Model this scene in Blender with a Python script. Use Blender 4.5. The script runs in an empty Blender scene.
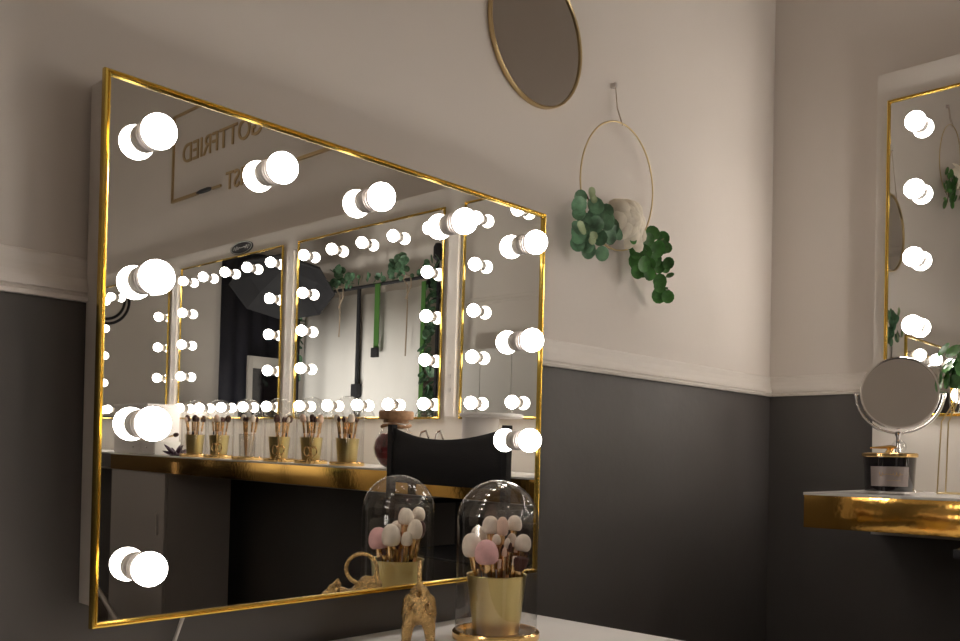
import bpy, bmesh, math, random
from mathutils import Vector, Matrix, Quaternion
random.seed(7)
COL = bpy.context.scene.collection
PI = math.pi
V = Vector

# ------------------------------------------------------------------ materials
MATS = {}
def mat(name, color, rough=0.5, metal=0.0, bump=0.0, bscale=40.0, var=0.0, vscale=5.0, emit=None, coat=0.0, spec=0.5,
        trans=0.0, rvar=0.0, sss=0.0, detail=3.0):
    if name in MATS: return MATS[name]
    m = bpy.data.materials.new(name); m.use_nodes = True
    nt = m.node_tree; b = nt.nodes['Principled BSDF']
    b.inputs['Base Color'].default_value = (*color, 1)
    b.inputs['Roughness'].default_value = rough
    b.inputs['Metallic'].default_value = metal
    b.inputs['Coat Weight'].default_value = coat
    b.inputs['Specular IOR Level'].default_value = spec
    b.inputs['Transmission Weight'].default_value = trans
    b.inputs['Subsurface Weight'].default_value = sss
    if emit:
        b.inputs['Emission Color'].default_value = (*emit[0], 1); b.inputs['Emission Strength'].default_value = emit[1]
    tc = nt.nodes.new('ShaderNodeTexCoord')
    if var:
        n = nt.nodes.new('ShaderNodeTexNoise'); n.inputs['Scale'].default_value = vscale; n.inputs['Detail'].default_value = 4
        nt.links.new(tc.outputs['Object'], n.inputs['Vector'])
        r = nt.nodes.new('ShaderNodeValToRGB'); r.color_ramp.elements[0].position = .3; r.color_ramp.elements[1].position = .7
        r.color_ramp.elements[0].color = (*[c*(1-var) for c in color], 1); r.color_ramp.elements[1].color = (*[min(1, c*(1+var)) for c in color], 1)
        nt.links.new(n.outputs['Fac'], r.inputs['Fac']); nt.links.new(r.outputs['Color'], b.inputs['Base Color'])
    if rvar:
        n = nt.nodes.new('ShaderNodeTexNoise'); n.inputs['Scale'].default_value = bscale*.5
        nt.links.new(tc.outputs['Object'], n.inputs['Vector'])
        mp = nt.nodes.new('ShaderNodeMapRange'); mp.inputs['To Min'].default_value = max(0, rough-rvar); mp.inputs['To Max'].default_value = rough+rvar
        nt.links.new(n.outputs['Fac'], mp.inputs['Value']); nt.links.new(mp.outputs['Result'], b.inputs['Roughness'])
    if bump:
        n = nt.nodes.new('ShaderNodeTexNoise'); n.inputs['Scale'].default_value = bscale; n.inputs['Detail'].default_value = detail
        nt.links.new(tc.outputs['Object'], n.inputs['Vector'])
        bp = nt.nodes.new('ShaderNodeBump'); bp.inputs['Strength'].default_value = bump; bp.inputs['Distance'].default_value = .01
        nt.links.new(n.outputs['Fac'], bp.inputs['Height']); nt.links.new(bp.outputs['Normal'], b.inputs['Normal'])
    MATS[name] = m
    return m

def thin_glass(name, tint=(1, 1, 1), ior=1.45, boost=0.0):
    m = bpy.data.materials.new(name); m.use_nodes = True; nt = m.node_tree; nt.nodes.clear()
    out = nt.nodes.new('ShaderNodeOutputMaterial'); mix = nt.nodes.new('ShaderNodeMixShader')
    tr = nt.nodes.new('ShaderNodeBsdfTransparent'); tr.inputs['Color'].default_value = (*tint, 1)
    gl = nt.nodes.new('ShaderNodeBsdfGlossy'); gl.inputs['Roughness'].default_value = .01
    fr = nt.nodes.new('ShaderNodeFresnel'); fr.inputs['IOR'].default_value = ior
    geo = nt.nodes.new('ShaderNodeNewGeometry')
    # one thin sheet: the inner face answers with the same Fresnel curve as the outer one
    mr = nt.nodes.new('ShaderNodeMapRange'); mr.inputs['To Min'].default_value = ior; mr.inputs['To Max'].default_value = 1/ior
    nt.links.new(geo.outputs['Backfacing'], mr.inputs['Value']); nt.links.new(mr.outputs['Result'], fr.inputs['IOR'])
    nt.links.new(fr.outputs['Fac'], mix.inputs['Fac'])
    nt.links.new(tr.outputs['BSDF'], mix.inputs[1]); nt.links.new(gl.outputs['BSDF'], mix.inputs[2])
    nt.links.new(mix.outputs['Shader'], out.inputs['Surface'])
    return m

WALLC = (.70, .64, .585)
M = {
 'wall': mat('wall_paint', WALLC, .75, bump=.12, bscale=9, var=.02, vscale=2),
 'dark': mat('charcoal_paint', (.084, .075, .070), .55, bump=.08, bscale=30, var=.06, vscale=3),
 'rail': mat('rail_paint', (.72, .665, .61), .45),
 'ceiling': mat('ceiling_paint', (.62, .57, .52), .8),
 'floor': mat('floor_boards', (.10, .075, .06), .4, var=.25, vscale=3),
 'white': mat('white_panel', (.65, .605, .555), .5, bump=.03, bscale=20),
 'cabinet': mat('cabinet_grey', (.36, .325, .30), .5),
 'whitegloss': mat('white_gloss', (.80, .78, .74), .22),
 'table': mat('table_laminate', (.92, .885, .855), .35, var=.02, vscale=8),
 'gold': mat('gold_frame', (.66, .46, .10), .20, 1),
 'goldfoil': mat('gold_foil', (.90, .52, .13), .085, 1, bump=.018, bscale=55, detail=1.5),
 'goldrim': mat('gold_rim', (.85, .58, .24), .2, 1),
 'goldpot': mat('brushed_gold', (.60, .50, .23), .30, 1, bump=.05, bscale=90),
 'goldold': mat('old_gold', (.50, .34, .15), .26, 1, bump=.6, bscale=220, var=.25, vscale=90),
 'wiregold': mat('gold_wire', (.62, .48, .26), .3, 1),
 'chrome': mat('chrome', (.85, .83, .82), .08, 1),
 'nickel': mat('satin_nickel', (.60, .555, .52), .36, .75),
 'mirror': mat('mirror_glass', (.90, .905, .885), 0.0, 1),
 'roundmirror': mat('round_mirror_glass', (.58, .56, .53), .0, 1),
 'bulb': mat('bulb_glow', (1, 1, 1), .4, emit=((1.0, .925, .85), 29.0)),
 'black': mat('black_matte', (.018, .017, .02), .7),
 'blackcloth': mat('black_canvas', (.022, .021, .024), .85, bump=.2, bscale=300),
 'blackgloss': mat('black_glass', (.012, .009, .011), .06, coat=1),
 'navy': mat('navy_curtain', (.022, .022, .034), .6, var=.3, vscale=1.5),
 'eucalyptus': mat('eucalyptus_leaf', (.105, .215, .12), .5, var=.5, vscale=45),
 'leaf': mat('green_leaf', (.05, .165, .032), .42, var=.45, vscale=50),
 'bud': mat('pale_bud', (.36, .44, .26), .6),
 'petal': mat('cream_petal', (.80, .73, .60), .7, var=.08, vscale=60),
 'stem': mat('brown_stem', (.10, .06, .03), .7),
 'cord': mat('beige_cord', (.42, .33, .24), .8),
 'cork': mat('cork', (.42, .24, .13), .8, var=.25, vscale=60),
 'red': mat('dark_red_filling', (.20, .012, .018), .35, var=.6, vscale=30),
 'purple': mat('purple_leaf', (.045, .012, .035), .45),
 'paper': mat('paper_white', (.78, .74, .72), .85),
 'pink': mat('pink_bristle', (.80, .47, .47), .9, bump=.3, bscale=400, var=.12, vscale=40),
 'cream': mat('cream_bristle', (.82, .72, .62), .9, bump=.3, bscale=400, var=.06, vscale=60),
 'peach': mat('peach_bristle', (.78, .55, .44), .9, bump=.3, bscale=400),
 'brown': mat('brown_bristle', (.065, .02, .014), .8, bump=.3, bscale=400),
 'copper': mat('copper_ferrule', (.86, .60, .32), .22, 1),
 'handle': mat('brush_handle_black', (.02, .012, .012), .25),
 'handlew': mat('brush_handle_pearl', (.72, .62, .55), .3),
 'handleg': mat('brush_handle_gold', (.75, .45, .2), .28, 1),
 'label': mat('silver_label', (.42, .36, .34), .4, .4),
 'script': mat('script_ink', (.60, .42, .22), .4, .5),
 'silverink': mat('silver_ink', (.72, .74, .70), .6),
 'letters': mat('sign_gold', (.46, .33, .17), .32, .8),
 'greenstrap': mat('green_strap', (.06, .17, .03), .7),
 'backdrop': mat('white_backdrop', (.80, .775, .74), .9),
 'cable': mat('white_cable', (.55, .52, .49), .5),
}
nt = M['bulb'].node_tree; bs = nt.nodes['Principled BSDF']
tc = [n for n in nt.nodes if n.type == 'TEX_COORD'][0]; sx = nt.nodes.new('ShaderNodeSeparateXYZ'); mp = nt.nodes.new('ShaderNodeMapRange')
nt.links.new(tc.outputs['Object'], sx.inputs['Vector']); nt.links.new(sx.outputs['Y'], mp.inputs['Value'])
mp.inputs['From Min'].default_value = -.012; mp.inputs['From Max'].default_value = .024; mp.inputs['To Min'].default_value = 38.0; mp.inputs['To Max'].default_value = 5.0
nt.links.new(mp.outputs['Result'], bs.inputs['Emission Strength'])
M['dome'] = thin_glass('dome_glass', (.965, .965, .96), 1.95)
M['shade'] = thin_glass('shelf_glass', (.8, .9, .86), 1.5)

# ------------------------------------------------------------------ mesh helpers
class MB:
    def __init__(s): s.v = []; s.f = []
    def add(s, vs, fs):
        n = len(s.v); s.v += [V(p) for p in vs]; s.f += [tuple(i+n for i in f) for f in fs]; return s
    def box(s, a, b, bev=0.0):
        x0, x1 = sorted((a[0], b[0])); y0, y1 = sorted((a[1], b[1])); z0, z1 = sorted((a[2], b[2]))
        bm = bmesh.new(); bmesh.ops.create_cube(bm, size=1)
        for v in bm.verts: v.co = V(((x0+x1)/2+v.co.x*(x1-x0), (y0+y1)/2+v.co.y*(y1-y0), (z0+z1)/2+v.co.z*(z1-z0)))
        if bev: bmesh.ops.bevel(bm, geom=bm.edges[:], offset=bev, segments=2, profile=.7, affect='EDGES')
        bm.verts.index_update(); s.add([v.co.copy() for v in bm.verts], [[v.index for v in f.verts] for f in bm.faces]); bm.free(); return s
    def lathe(s, prof, n=32, origin=(0, 0, 0), axis=(0, 0, 1), flat=1.0, cap=True):
        q = V((0, 0, 1)).rotation_difference(V(axis).normalized()); o = V(origin); vs = []; fs = []
        for r, z in prof:
            for k in range(n):
                a = 2*PI*k/n; vs.append(o + q @ V((r*math.cos(a), r*flat*math.sin(a), z)))
        for j in range(len(prof)-1):
            for k in range(n):
                k2 = (k+1) % n; fs.append((j*n+k, j*n+k2, (j+1)*n+k2, (j+1)*n+k))
        if cap:
            if prof[0][0] > 1e-6: fs.append(tuple(range(n-1, -1, -1)))
            if prof[-1][0] > 1e-6: fs.append(tuple((len(prof)-1)*n+k for k in range(n)))
        return s.add(vs, fs)
    def ball(s, c, r, n=24, m=14, sc=(1, 1, 1), axis=(0, 0, 1)):
        q = V((0, 0, 1)).rotation_difference(V(axis).normalized()); o = V(c); vs = []; fs = []
        for j in range(m+1):
            t = PI*j/m
            for k in range(n):
                a = 2*PI*k/n; vs.append(o + q @ V((r*sc[0]*math.sin(t)*math.cos(a), r*sc[1]*math.sin(t)*math.sin(a), -r*sc[2]*math.cos(t))))
        for j in range(m):
            for k in range(n):
                k2 = (k+1) % n; fs.append((j*n+k, j*n+k2, (j+1)*n+k2, (j+1)*n+k))
        return s.add(vs, fs)
    def tube(s, pts, r, n=8, closed=False, radii=None):
        pts = [V(p) for p in pts]; N = len(pts); vs = []; fs = []
        t0 = (pts[1]-pts[0]).normalized(); up = V((0, 0, 1)) if abs(t0.z) < .9 else V((1, 0, 0))
        nrm = (up - t0*up.dot(t0)).normalized()
        for i in range(N):
            if closed: t = (pts[(i+1) % N]-pts[i-1]).normalized()
            else: t = (pts[min(i+1, N-1)]-pts[max(i-1, 0)]).normalized()
            nrm = (nrm - t*nrm.dot(t)).normalized(); bn = t.cross(nrm); rr = radii[i] if radii else r
            for k in range(n):
                a = 2*PI*k/n; vs.append(pts[i]+(nrm*math.cos(a)+bn*math.sin(a))*rr)
        for i in range(N if closed else N-1):
            for k in range(n):
                k2 = (k+1) % n; j = (i+1) % N; fs.append((i*n+k, i*n+k2, j*n+k2, j*n+k))
        if not closed: fs += [tuple(range(n-1, -1, -1)), tuple((N-1)*n+k for k in range(n))]
        return s.add(vs, fs)
    def build(s, name, m, parent=None, smooth=True, origin=None):
        me = bpy.data.meshes.new(name); o = V(origin) if origin is not None else V((0, 0, 0))
        me.from_pydata([v-o for v in s.v], [], s.f); me.update()
        bm = bmesh.new(); bm.from_mesh(me); bmesh.ops.remove_doubles(bm, verts=bm.verts, dist=1e-7)
        bmesh.ops.recalc_face_normals(bm, faces=bm.faces); bm.to_mesh(me); bm.free()
        me.materials.append(m)
        ob = bpy.data.objects.new(name, me); COL.objects.link(ob); ob.location = o
        if smooth:
            for p in me.polygons: p.use_smooth = True
            try: me.set_sharp_from_angle(angle=math.radians(38))
            except Exception: pass
        if parent: ob.parent = parent
        return ob

def tag(o, label=None, cat=None, group=None, kind=None):
    if label: o['label'] = label
    if cat: o['category'] = cat
    if group: o['group'] = group
    if kind: o['kind'] = kind
    return o
def thing(name, label, cat, loc=(0, 0, 0), rz=0.0, group=None):
    o = bpy.data.objects.new(name, None); COL.objects.link(o); o.location = loc; o.rotation_euler = (0, 0, rz)
    o.empty_display_size = .05
    return tag(o, label, cat, group)
def struct(o): return tag(o, kind='structure')
def copy_tree(o, parent=None):
    c = o.copy(); COL.objects.link(c); c.parent = parent
    for ch in list(o.children): copy_tree(ch, c)
    return c
def text_mesh(s, size, depth=.002):
    cu = bpy.data.curves.new('lettering', 'FONT'); cu.body = s; cu.size = size; cu.extrude = depth; cu.align_x = 'LEFT'
    ob = bpy.data.objects.new('tmp', cu); COL.objects.link(ob)
    dg = bpy.context.evaluated_depsgraph_get(); dg.update()
    me = bpy.data.meshes.new_from_object(ob.evaluated_get(dg)); COL.objects.unlink(ob); bpy.data.objects.remove(ob)
    vs = [v.co.copy() for v in me.vertices]; fs = [tuple(p.vertices) for p in me.polygons]; bpy.data.meshes.remove(me)
    return vs, fs

# ------------------------------------------------------------------ the place: metres, corner of the two near walls at x=0, y=0
XD, YC, ZC = -3.65, -8.0, 3.75          # far left wall, far back wall, ceiling
ZR = 1.319                              # underside of the chair rail
def box_obj(name, a, b, m, bev=0, parent=None): return MB().box(a, b, bev).build(name, m, parent, smooth=bool(bev))
w = box_obj('wall_back', (XD-.1, 0, 0), (.1, .12, ZC), M['wall']); struct(w)
w = box_obj('wall_right', (0, YC-.1, 0), (.12, 0, ZC), M['wall']); struct(w)
w = box_obj('wall_left', (XD-.12, YC-.1, 0), (XD, 0, ZC), M['wall']); struct(w)
w = box_obj('wall_front', (XD, YC-.12, 0), (0, YC, ZC), M['wall']); struct(w)
struct(box_obj('floor', (XD-.1, YC-.1, -.1), (.12, .12, 0), M['floor']))
struct(box_obj('ceiling', (XD-.1, YC-.1, ZC), (.12, .12, ZC+.1), M['ceiling']))
# charcoal wainscot paint (a thin coat standing 3 mm proud of the plaster)
struct(box_obj('wall_back_wainscot', (XD, -.003, 0), (0, 0, ZR+.01), M['dark']))
struct(box_obj('wall_right_wainscot', (-.003, YC, 0), (0, -.003, ZR+.01), M['dark']))
struct(box_obj('wall_front_wainscot', (XD, YC, 0), (0, YC+.003, ZR+.01), M['dark']))
struct(box_obj('wall_left_wainscot', (XD, YC, 0), (XD+.003, -.003, ZR+.01), M['dark']))
# chair rails: a moulded profile swept along each wall
PROF = [(0, 0), (.014, 0), (.0155, .006), (.011, .009), (.011, .0115), (.0145, .0135), (.0145, .020), (.0125, .026), (.0085, .033), (.0055, .046), (.0052, .060), (.0035, .064), (0, .0655)]
def rail(name, p0, p1, out, z0, m, prof=PROF):
    p0, p1, out = V(p0), V(p1), V(out); mb = MB(); n = len(prof)
    vs = [p + out*d + V((0, 0, z0+h)) for p in (p0, p1) for d, h in prof]
    fs = [(i, i+1, n+i+1, n+i) for i in range(n-1)] + [tuple(range(n)), tuple(range(2*n-1, n-1, -1))]
    o = mb.add(vs, fs).build(name, m, smooth=False); return struct(o)
rail('trim_1', (XD, 0, 0), (0, 0, 0), (0, -1, 0), ZR, M['rail'])
rail('trim_2', (0, 0, 0), (0, -.352, 0), (-1, 0, 0), ZR, M['rail'])
rail('trim_3', (XD, YC, 0), (XD, 0, 0), (1, 0, 0), ZR, M['rail'])
rail('trim_4', (XD, YC, 0), (XD, 0, 0), (1, 0, 0), 2.52, M['wall'])
BB = [(0, 0), (.015, 0), (.015, .09), (.008, .105), (0, .11)]
rail('baseboard_back', (XD, 0, 0), (0, 0, 0), (0, -1, 0), 0, M['rail'], BB)
rail('baseboard_left', (XD, YC, 0), (XD, 0, 0), (1, 0, 0), 0, M['rail'], BB)

# ------------------------------------------------------------------ mirrors with bulbs
RB = .0252
def frame_mesh(W, H):
    """gold profile mitred round a W x H rectangle; local x right, z up, front is -y"""
    prof = [(0, .004), (0, -.004), (.0012, -.0065), (.0036, -.0070), (.0046, -.0045), (.0054, -.0045), (.0066, -.0062), (.0088, -.0050), (.0095, -.001), (.0095, 0)]
    mb = MB(); vs = []; n = len(prof)
    for cx, cz, sx, sz in ((0, 0, 1, 1), (W, 0, -1, 1), (W, H, -1, -1), (0, H, 1, -1)):
        for d, y in prof: vs.append((cx+sx*d, y, cz+sz*d))
    fs = []
    for c in range(4):
        for i in range(n): a = c*n; b = ((c+1) % 4)*n; j = (i+1) % n; fs.append((a+i, a+j, b+j, b+i))
    return mb.add(vs, fs)
GLOBE = None
def bulb_master(r):
    g = MB().ball((0, 0, 0), r, 32, 18).build('light_bulb', M['bulb'])
    s = MB().lathe([(.0215, 0), (.0215, .0075), (.0195, .0085), (.0195, .0100), (.0208, .0108), (.0208, .0124), (.0192, .0134), (.0190, .0200), (.0170, .0222)], 32, axis=(0, -1, 0))
    so = s.build('socket', M['nickel'], g); so.location = (0, .0347, 0)
    return g
def vanity_mirror(name, label, W, H, spots, group, r, backing=None):
    t = thing(name, label, 'mirror', group=group)
    frame_mesh(W, H).build('frame', M['gold'], t, smooth=False)
    MB().box((.008, -.001, .008), (W-.008, .004, H-.008)).build('mirror_pane', M['mirror'], t, smooth=False)
    for i, (x, z) in enumerate(spots):
        g = bulb_master(r) if i == 0 else copy_tree(first)
        if i == 0: first = g
        g.parent = t; g.location = (x, -.0362, z)
    if backing: backing(t)
    return t

XL, XR, ZB = -2.254, -1.265, .847
def back_a(t):
    MB().box((.006, .0045, .030), (.983, .0545, .790), .002).build('backing_box', M['white'], t)
colx = [.067, .278, .487, .700, .919]
spotsA = [(x, .719) for x in colx] + [(.069, z) for z in (.508, .295, .084)] + [(.914, z) for z in (.508, .293)]
mA = vanity_mirror('vanity_mirror', 'large gold framed mirror with ten round bulbs on the wall above the white table', XR-XL, .80, spotsA, None, RB, back_a)
mA.location = (XL, -.0605+.004, ZB); mA.rotation_euler = (math.radians(.0), 0, 0)
# the mirror leans a hair forwards at its top
EPS = math.radians(.444)
mA.rotation_euler = (EPS, 0, 0); mA.location = (XL, -.0615+.4*math.sin(EPS), ZB)

# long white panel behind the mirrors of the right wall
pn = MB().box((-.060, -5.6, .893), (-.0032, -.354, 2.268), .003).build('mirror_panel', M['white'])
tag(pn, 'long white panel on the right wall behind the row of bulb mirrors', 'panel')
zb, H2 = 1.241, .938
B = [(.389, 1.502, [.478, .708, .937, 1.168, 1.400]), (1.626, 2.735, [1.692, 1.932, 2.160, 2.396, 2.634]),
     (2.875, 3.983, [2.938, 3.172, 3.406, 3.652, 3.890]), (4.134, 5.242, [4.198, 4.43, 4.665, 4.90, 5.14])]
zs = [1.308, 1.503, 1.698, 1.893, 2.088]
LB = ['gold framed bulb mirror on the right wall nearest the corner, behind the chrome makeup mirror',
      'gold framed bulb mirror seen in the large mirror between white jar row and round white box',
      'gold framed bulb mirror under the small oval black sign',
      'gold framed bulb mirror farthest along the right wall, past the one under the oval sign']
LB[1] = 'gold framed bulb mirror of the right wall that shows the white photo backdrop'
for k, (y0, y1, ys) in enumerate(B):
    sp = [(y-y0, z-zb) for y in ys for z in (zs if y in (ys[0], ys[-1]) else (zs[0], zs[-1]))]
    t = vanity_mirror('vanity_mirror', LB[k], y1-y0, H2, sp, 'bulb mirrors in a row on the right wall', .0275)
    # local +x -> world -y, local -y (front) -> world -x : rotate by -90 degrees about z
    t.location = (-.0735+.001, -y0, zb); t.rotation_euler = (0, 0, -PI/2)
# touch strips between the mirrors
for k, (ya, lab) in enumerate([(1.537, 'white switch strip between the corner mirror and the backdrop mirror'),
                        (2.775, 'white switch strip right of the mirror under the oval sign'),
                        (4.03, 'white switch strip left of the mirror under the oval sign')]):
    t = thing('switch_strip', lab, 'switch strip', (-.0605, -ya, 0), group='switch strips between the bulb mirrors')
    MB().box((-.018, -.056, 1.25), (0, .004, 2.14), .004).build('strip_body', M['white'], t)
    b = MB().box((-.0205, -.033, 1.36), (-.0175, -.017, 1.376)).build('button', M['nickel'], t, smooth=False)
    for z in (.06, .12):
        c = b.copy(); COL.objects.link(c); c.parent = t; c.location = (0, 0, z)
    MB().box((-.0195, -.034, 2.09), (-.0175, -.016, 2.108)).build('screw_cover', M['nickel'], t, smooth=False)

# white mains cable below the large mirror
cb = MB().tube([(-2.083, -.04, .875), (-2.086, -.03, .86), (-2.092, -.02, .836), (-2.103, -.010, .79), (-2.112, -.009, .74), (-2.116, -.009, .60), (-2.118, -.009, .35)], .0031, 10).build('power_cable', M['cable'])
tag(cb, 'white power cable hanging from the bottom edge of the large mirror', 'cable')

# ------------------------------------------------------------------ gold fronted counter on the right wall
t = thing('wall_counter', 'long gold fronted counter with a pale glass top along the right wall', 'counter', (-.003, -.351, .935))
def loc(o, *p): return V(p)-V(o)
O = (-.003, -.351, .935)
def part_box(name, a, b, m, t, O, bev=0): return MB().box(V(a)-V(O), V(b)-V(O), bev).build(name, m, t, smooth=bool(bev))
part_box('counter_body', (-.060, -.3535, .938), (-.524, -3.886, 1.018), M['white'], t, O)
part_box('gold_front', (-.524, -.351, .935), (-.530, -3.888, 1.0195), M['goldfoil'], t, O, .001)
part_box('glass_top', (-.062, -.350, 1.0195), (-.533, -3.889, 1.0265), M['whitegloss'], t, O, .0015)
# the counter carries on, set back, beyond the cabinet
t = thing('wall_counter', 'dark fronted set back counter beyond the gold counter end', 'counter', (0, -3.89, .935)); O = (0, -3.89, .935)
part_box('counter_body', (-.060, -3.892, .938), (-.47, -5.6, 1.018), M['dark'], t, O)
part_box('glass_top', (-.062, -3.892, 1.0195), (-.475, -5.6, 1.0265), M['whitegloss'], t, O)
t = thing('base_cabinet', 'grey white cabinet standing under the far end of the gold counter', 'cabinet', (-.26, -3.55, 0)); O = (-.26, -3.55, 0)
part_box('cabinet_body', (-.13, -3.24, .005), (-.505, -3.885, .934), M['cabinet'], t, O)
part_box('cabinet_door', (-.506, -3.243, .03), (-.522, -3.882, .93), M['cabinet'], t, O, .002)
part_box('door_handle', (-.523, -3.30, .60), (-.535, -3.31, .72), M['nickel'], t, O)

# ------------------------------------------------------------------ white dressing table
ZT = .7630
t = thing('dressing_table', 'white dressing table below the large bulb mirror', 'table', (-1.9, -.25, 0)); O = (-1.9, -.25, 0)
part_box('table_top', (-2.75, -.022, ZT-.03), (-1.306, -.50, ZT), M['table'], t, O, .002)
for x in (-2.70, -1.36):
    for y in (-.06, -.45):
        lg = MB().box((-.025, -.025, 0), (.025, .025, ZT-.031), .003).build('leg', M['white'], t); lg.location = V((x, y, 0))-V(O)
part_box('apron', (-2.66, -.045, ZT-.11), (-1.40, -.065, ZT-.031), M['white'], t, O)

# ------------------------------------------------------------------ makeup brushes
RV = V((.687, -.727, 0)); FV = V((.727, .687, 0))
def brush_parts(L, hr, bl, br, flat=1.0, shape='round'):
    """a brush of total handle length L along +z from the origin"""
    h = MB().lathe([(.0012, 0), (.0022, .006), (.0030, L*.35), (.0042, L*.62), (.0034, L*.70)], 12)
    f = MB().lathe([(.0034, L*.70), (.0045, L*.72), (hr*.9, L*.86), (hr, L)], 14, flat=flat)
    if shape == 'flat': pr = [(hr, L), (br*.85, L+bl*.3), (br, L+bl*.85), (br*.9, L+bl), (0, L+bl*1.02)]
    elif shape == 'point': pr = [(hr, L), (br, L+bl*.35), (br*.8, L+bl*.65), (br*.35, L+bl*.92), (0, L+bl)]
    else:
        pr = [(hr, L)] + [(max(hr*(1-s), br*math.sin(PI*(.16+.84*s))**.85) if s < 1 else 0, L+bl*(.5-.5*math.cos(PI*s))) for s in [k/10 for k in range(1, 11)]]
    b = MB().lathe(pr, 20, flat=flat)
    return h, f, b
BR = {}
def brush(kind, label, group, base, tip, hm='handle', col='cream', L=.13, hr=.006, bl=.035, br=.015, flat=1.0, shape='round', scale=1.0):
    key = (hm, col, L, hr, bl, br, flat, shape)
    if key not in BR:
        e = thing('makeup_brush', label, 'brush', group=group); h, f, b = brush_parts(L, hr, bl, br, flat, shape)
        h.build('handle', M[hm], e); f.build('ferrule', M['copper'], e); b.build('bristles', M[col], e); BR[key] = e
    else:
        e = copy_tree(BR[key]); tag(e, label, 'brush', group)
    d = (V(tip)-V(base)).normalized(); e.rotation_mode = 'QUATERNION'; e.rotation_quaternion = V((0, 0, 1)).rotation_difference(d) @ Quaternion((0, 0, 1), random.uniform(-.3, .3) if flat != 1 else random.uniform(0, 6))
    e.location = base; e.scale = (scale,)*3
    return e
def pot(loc, rt, rb, h, label, group=None, m='goldpot'):
    o = MB().lathe([(0, 0), (rb, 0), (rb*1.01, .003), (rt, h-.003), (rt*1.025, h-.001), (rt*1.02, h+.001), (rt*.97, h), (rb*.96, .004), (0, .004)], 48).build('brush_pot', M[m])
    o.location = loc; return tag(o, label, 'pot', group)
def cloche(loc, r, h, label, group=None):
    t = thing('glass_cloche', label, 'cloche', loc, group=group)
    MB().lathe([(0, 0), (r*1.05, 0), (r*1.07, .003), (r*1.07, .012), (r*1.03, .0155), (r*.96, .0150), (r*.955, .010), (0, .010)], 64).build('base', M['goldrim'], t)
    hc = h-r*1.0; pr = [(r, .0125), (r, .016), (r, hc*.5), (r, hc-.03), (r, hc-.01), (r, hc)] + [(r*math.cos(a), hc+r*math.sin(a)) for a in [PI/2*k/14 for k in range(1, 15)]]
    MB().lathe(pr, 64, cap=False).build('glass_dome', M['dome'], t)
    return t
CC = V((-1.552, -.2015, ZT))
cloche(CC, .0770, .2965, 'glass cloche over a gold pot of makeup brushes on the white table')
pot(CC+V((0, 0, .0105)), .0560, .0435, .108, 'gold pot full of makeup brushes inside the cloche on the white table')
PB = [ # u right, v away, z of head middle, head radius, head length, colour, handle, shape, label
 (-.051, -.014, .938, .0200, .044, 'cream', 'handleg', 'round', 'big pale blusher brush leaning left against the glass'),
 (-.022, -.043, .928, .0225, .044, 'pink', 'handle', 'round', 'fluffy pink powder brush at the front left of the gold pot'),
 (-.014, .018, .974, .0165, .034, 'cream', 'handlew', 'round', 'pale rounded brush tallest of the gold pot, left one of two touching'),
 (.010, .012, .972, .0120, .036, 'peach', 'handleg', 'round', 'peach rounded brush tallest of the gold pot, right one of two touching'),
 (-.002, -.006, .948, .0085, .020, 'cream', 'handlew', 'round', 'small pale brush in the middle of the gold pot'),
 (-.009, -.046, .925, .0045, .016, 'brown', 'handleg', 'point', 'small dark pointed eyeshadow brush beside the pink powder brush'),
 (.052, -.004, .943, .0160, .032, 'cream', 'handleg', 'round', 'pale rounded brush at the right side of the cloche'),
 (.030, .024, .945, .0105, .026, 'cream', 'handle', 'round', 'slim pale brush behind the right hand brushes of the gold pot'),
 (.045, -.030, .905, .0165, .026, 'brown', 'handlew', 'flat', 'wide dark brown flat brush leaning right over the pot rim'),
 (.036, .046, .976, .0150, .030, 'cream', 'handle', 'round', 'white rounded brush at the back right of the gold pot'),
 (.004, .052, .946, .0110, .034, 'brown', 'handleg', 'round', 'dark brown brush at the back of the gold pot'),
 (-.038, .040, .950, .0165, .040, 'cream', 'handle', 'round', 'large cream brush at the back left of the gold pot'),
 (.014, -.030, .928, .0050, .018, 'peach', 'handlew', 'point', 'slim peach tipped brush right of the pink powder brush'),
 (.026, -.018, .935, .0045, .018, 'brown', 'handleg', 'point', 'slim brush with a dark tip in the gold pot, centre right'),
 (.020, -.010, .942, .0060, .020, 'cream', 'handleg', 'round', 'slim gold handled brush with a cream tip, centre right of the pot'),
 (-.030, -.002, .915, .0050, .018, 'brown', 'handle', 'point', 'short dark tipped brush behind the pink powder brush'),
 (.060, .014, .925, .0040, .016, 'brown', 'handleg', 'point', 'thin dark tipped brush at the far right edge of the gold pot'),
 (.004, -.040, .905, .0050, .016, 'peach', 'handleg', 'flat', 'short gold brush with a flat peach tip at the pot front'),

 (-.040, -.030, .902, .0042, .014, 'brown', 'handleg', 'point', 'short gold brush at the front left rim of the gold pot'),
 (.034, -.036, .912, .0050, .016, 'cream', 'handlew', 'flat', 'short pearl handled brush with a flat cream tip at the front right'),
 (.012, .004, .930, .0045, .016, 'brown', 'handle', 'point', 'black handled liner brush in the centre of the gold pot'),
 (-.014, .000, .920, .0045, .016, 'brown', 'handleg', 'flat', 'gold handled flat dark brush in the centre of the gold pot'),
 (.040, .010, .932, .0045, .018, 'peach', 'handleg', 'point', 'gold brush with a pointed peach tip at the right of the pot'),
 (-.050, .022, .930, .0120, .028, 'cream', 'handleg', 'round', 'cream brush at the far left back of the gold pot'),
]
for u, v, z, br, bl, col, hm, shp, lab in PB:
    tip = CC + RV*u*.93 + FV*v*.9; tip.z = z
    base = CC + RV*u*.42 + FV*v*.42; base.z = ZT+.020
    d = (tip-base).length; L = d-bl*.5
    brush('b', lab, None, base, tip, hm, col, round(L, 3), max(.0046, br*.46), bl, br, .72 if shp == 'flat' else 1.0, shp)
BR.clear()

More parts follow.
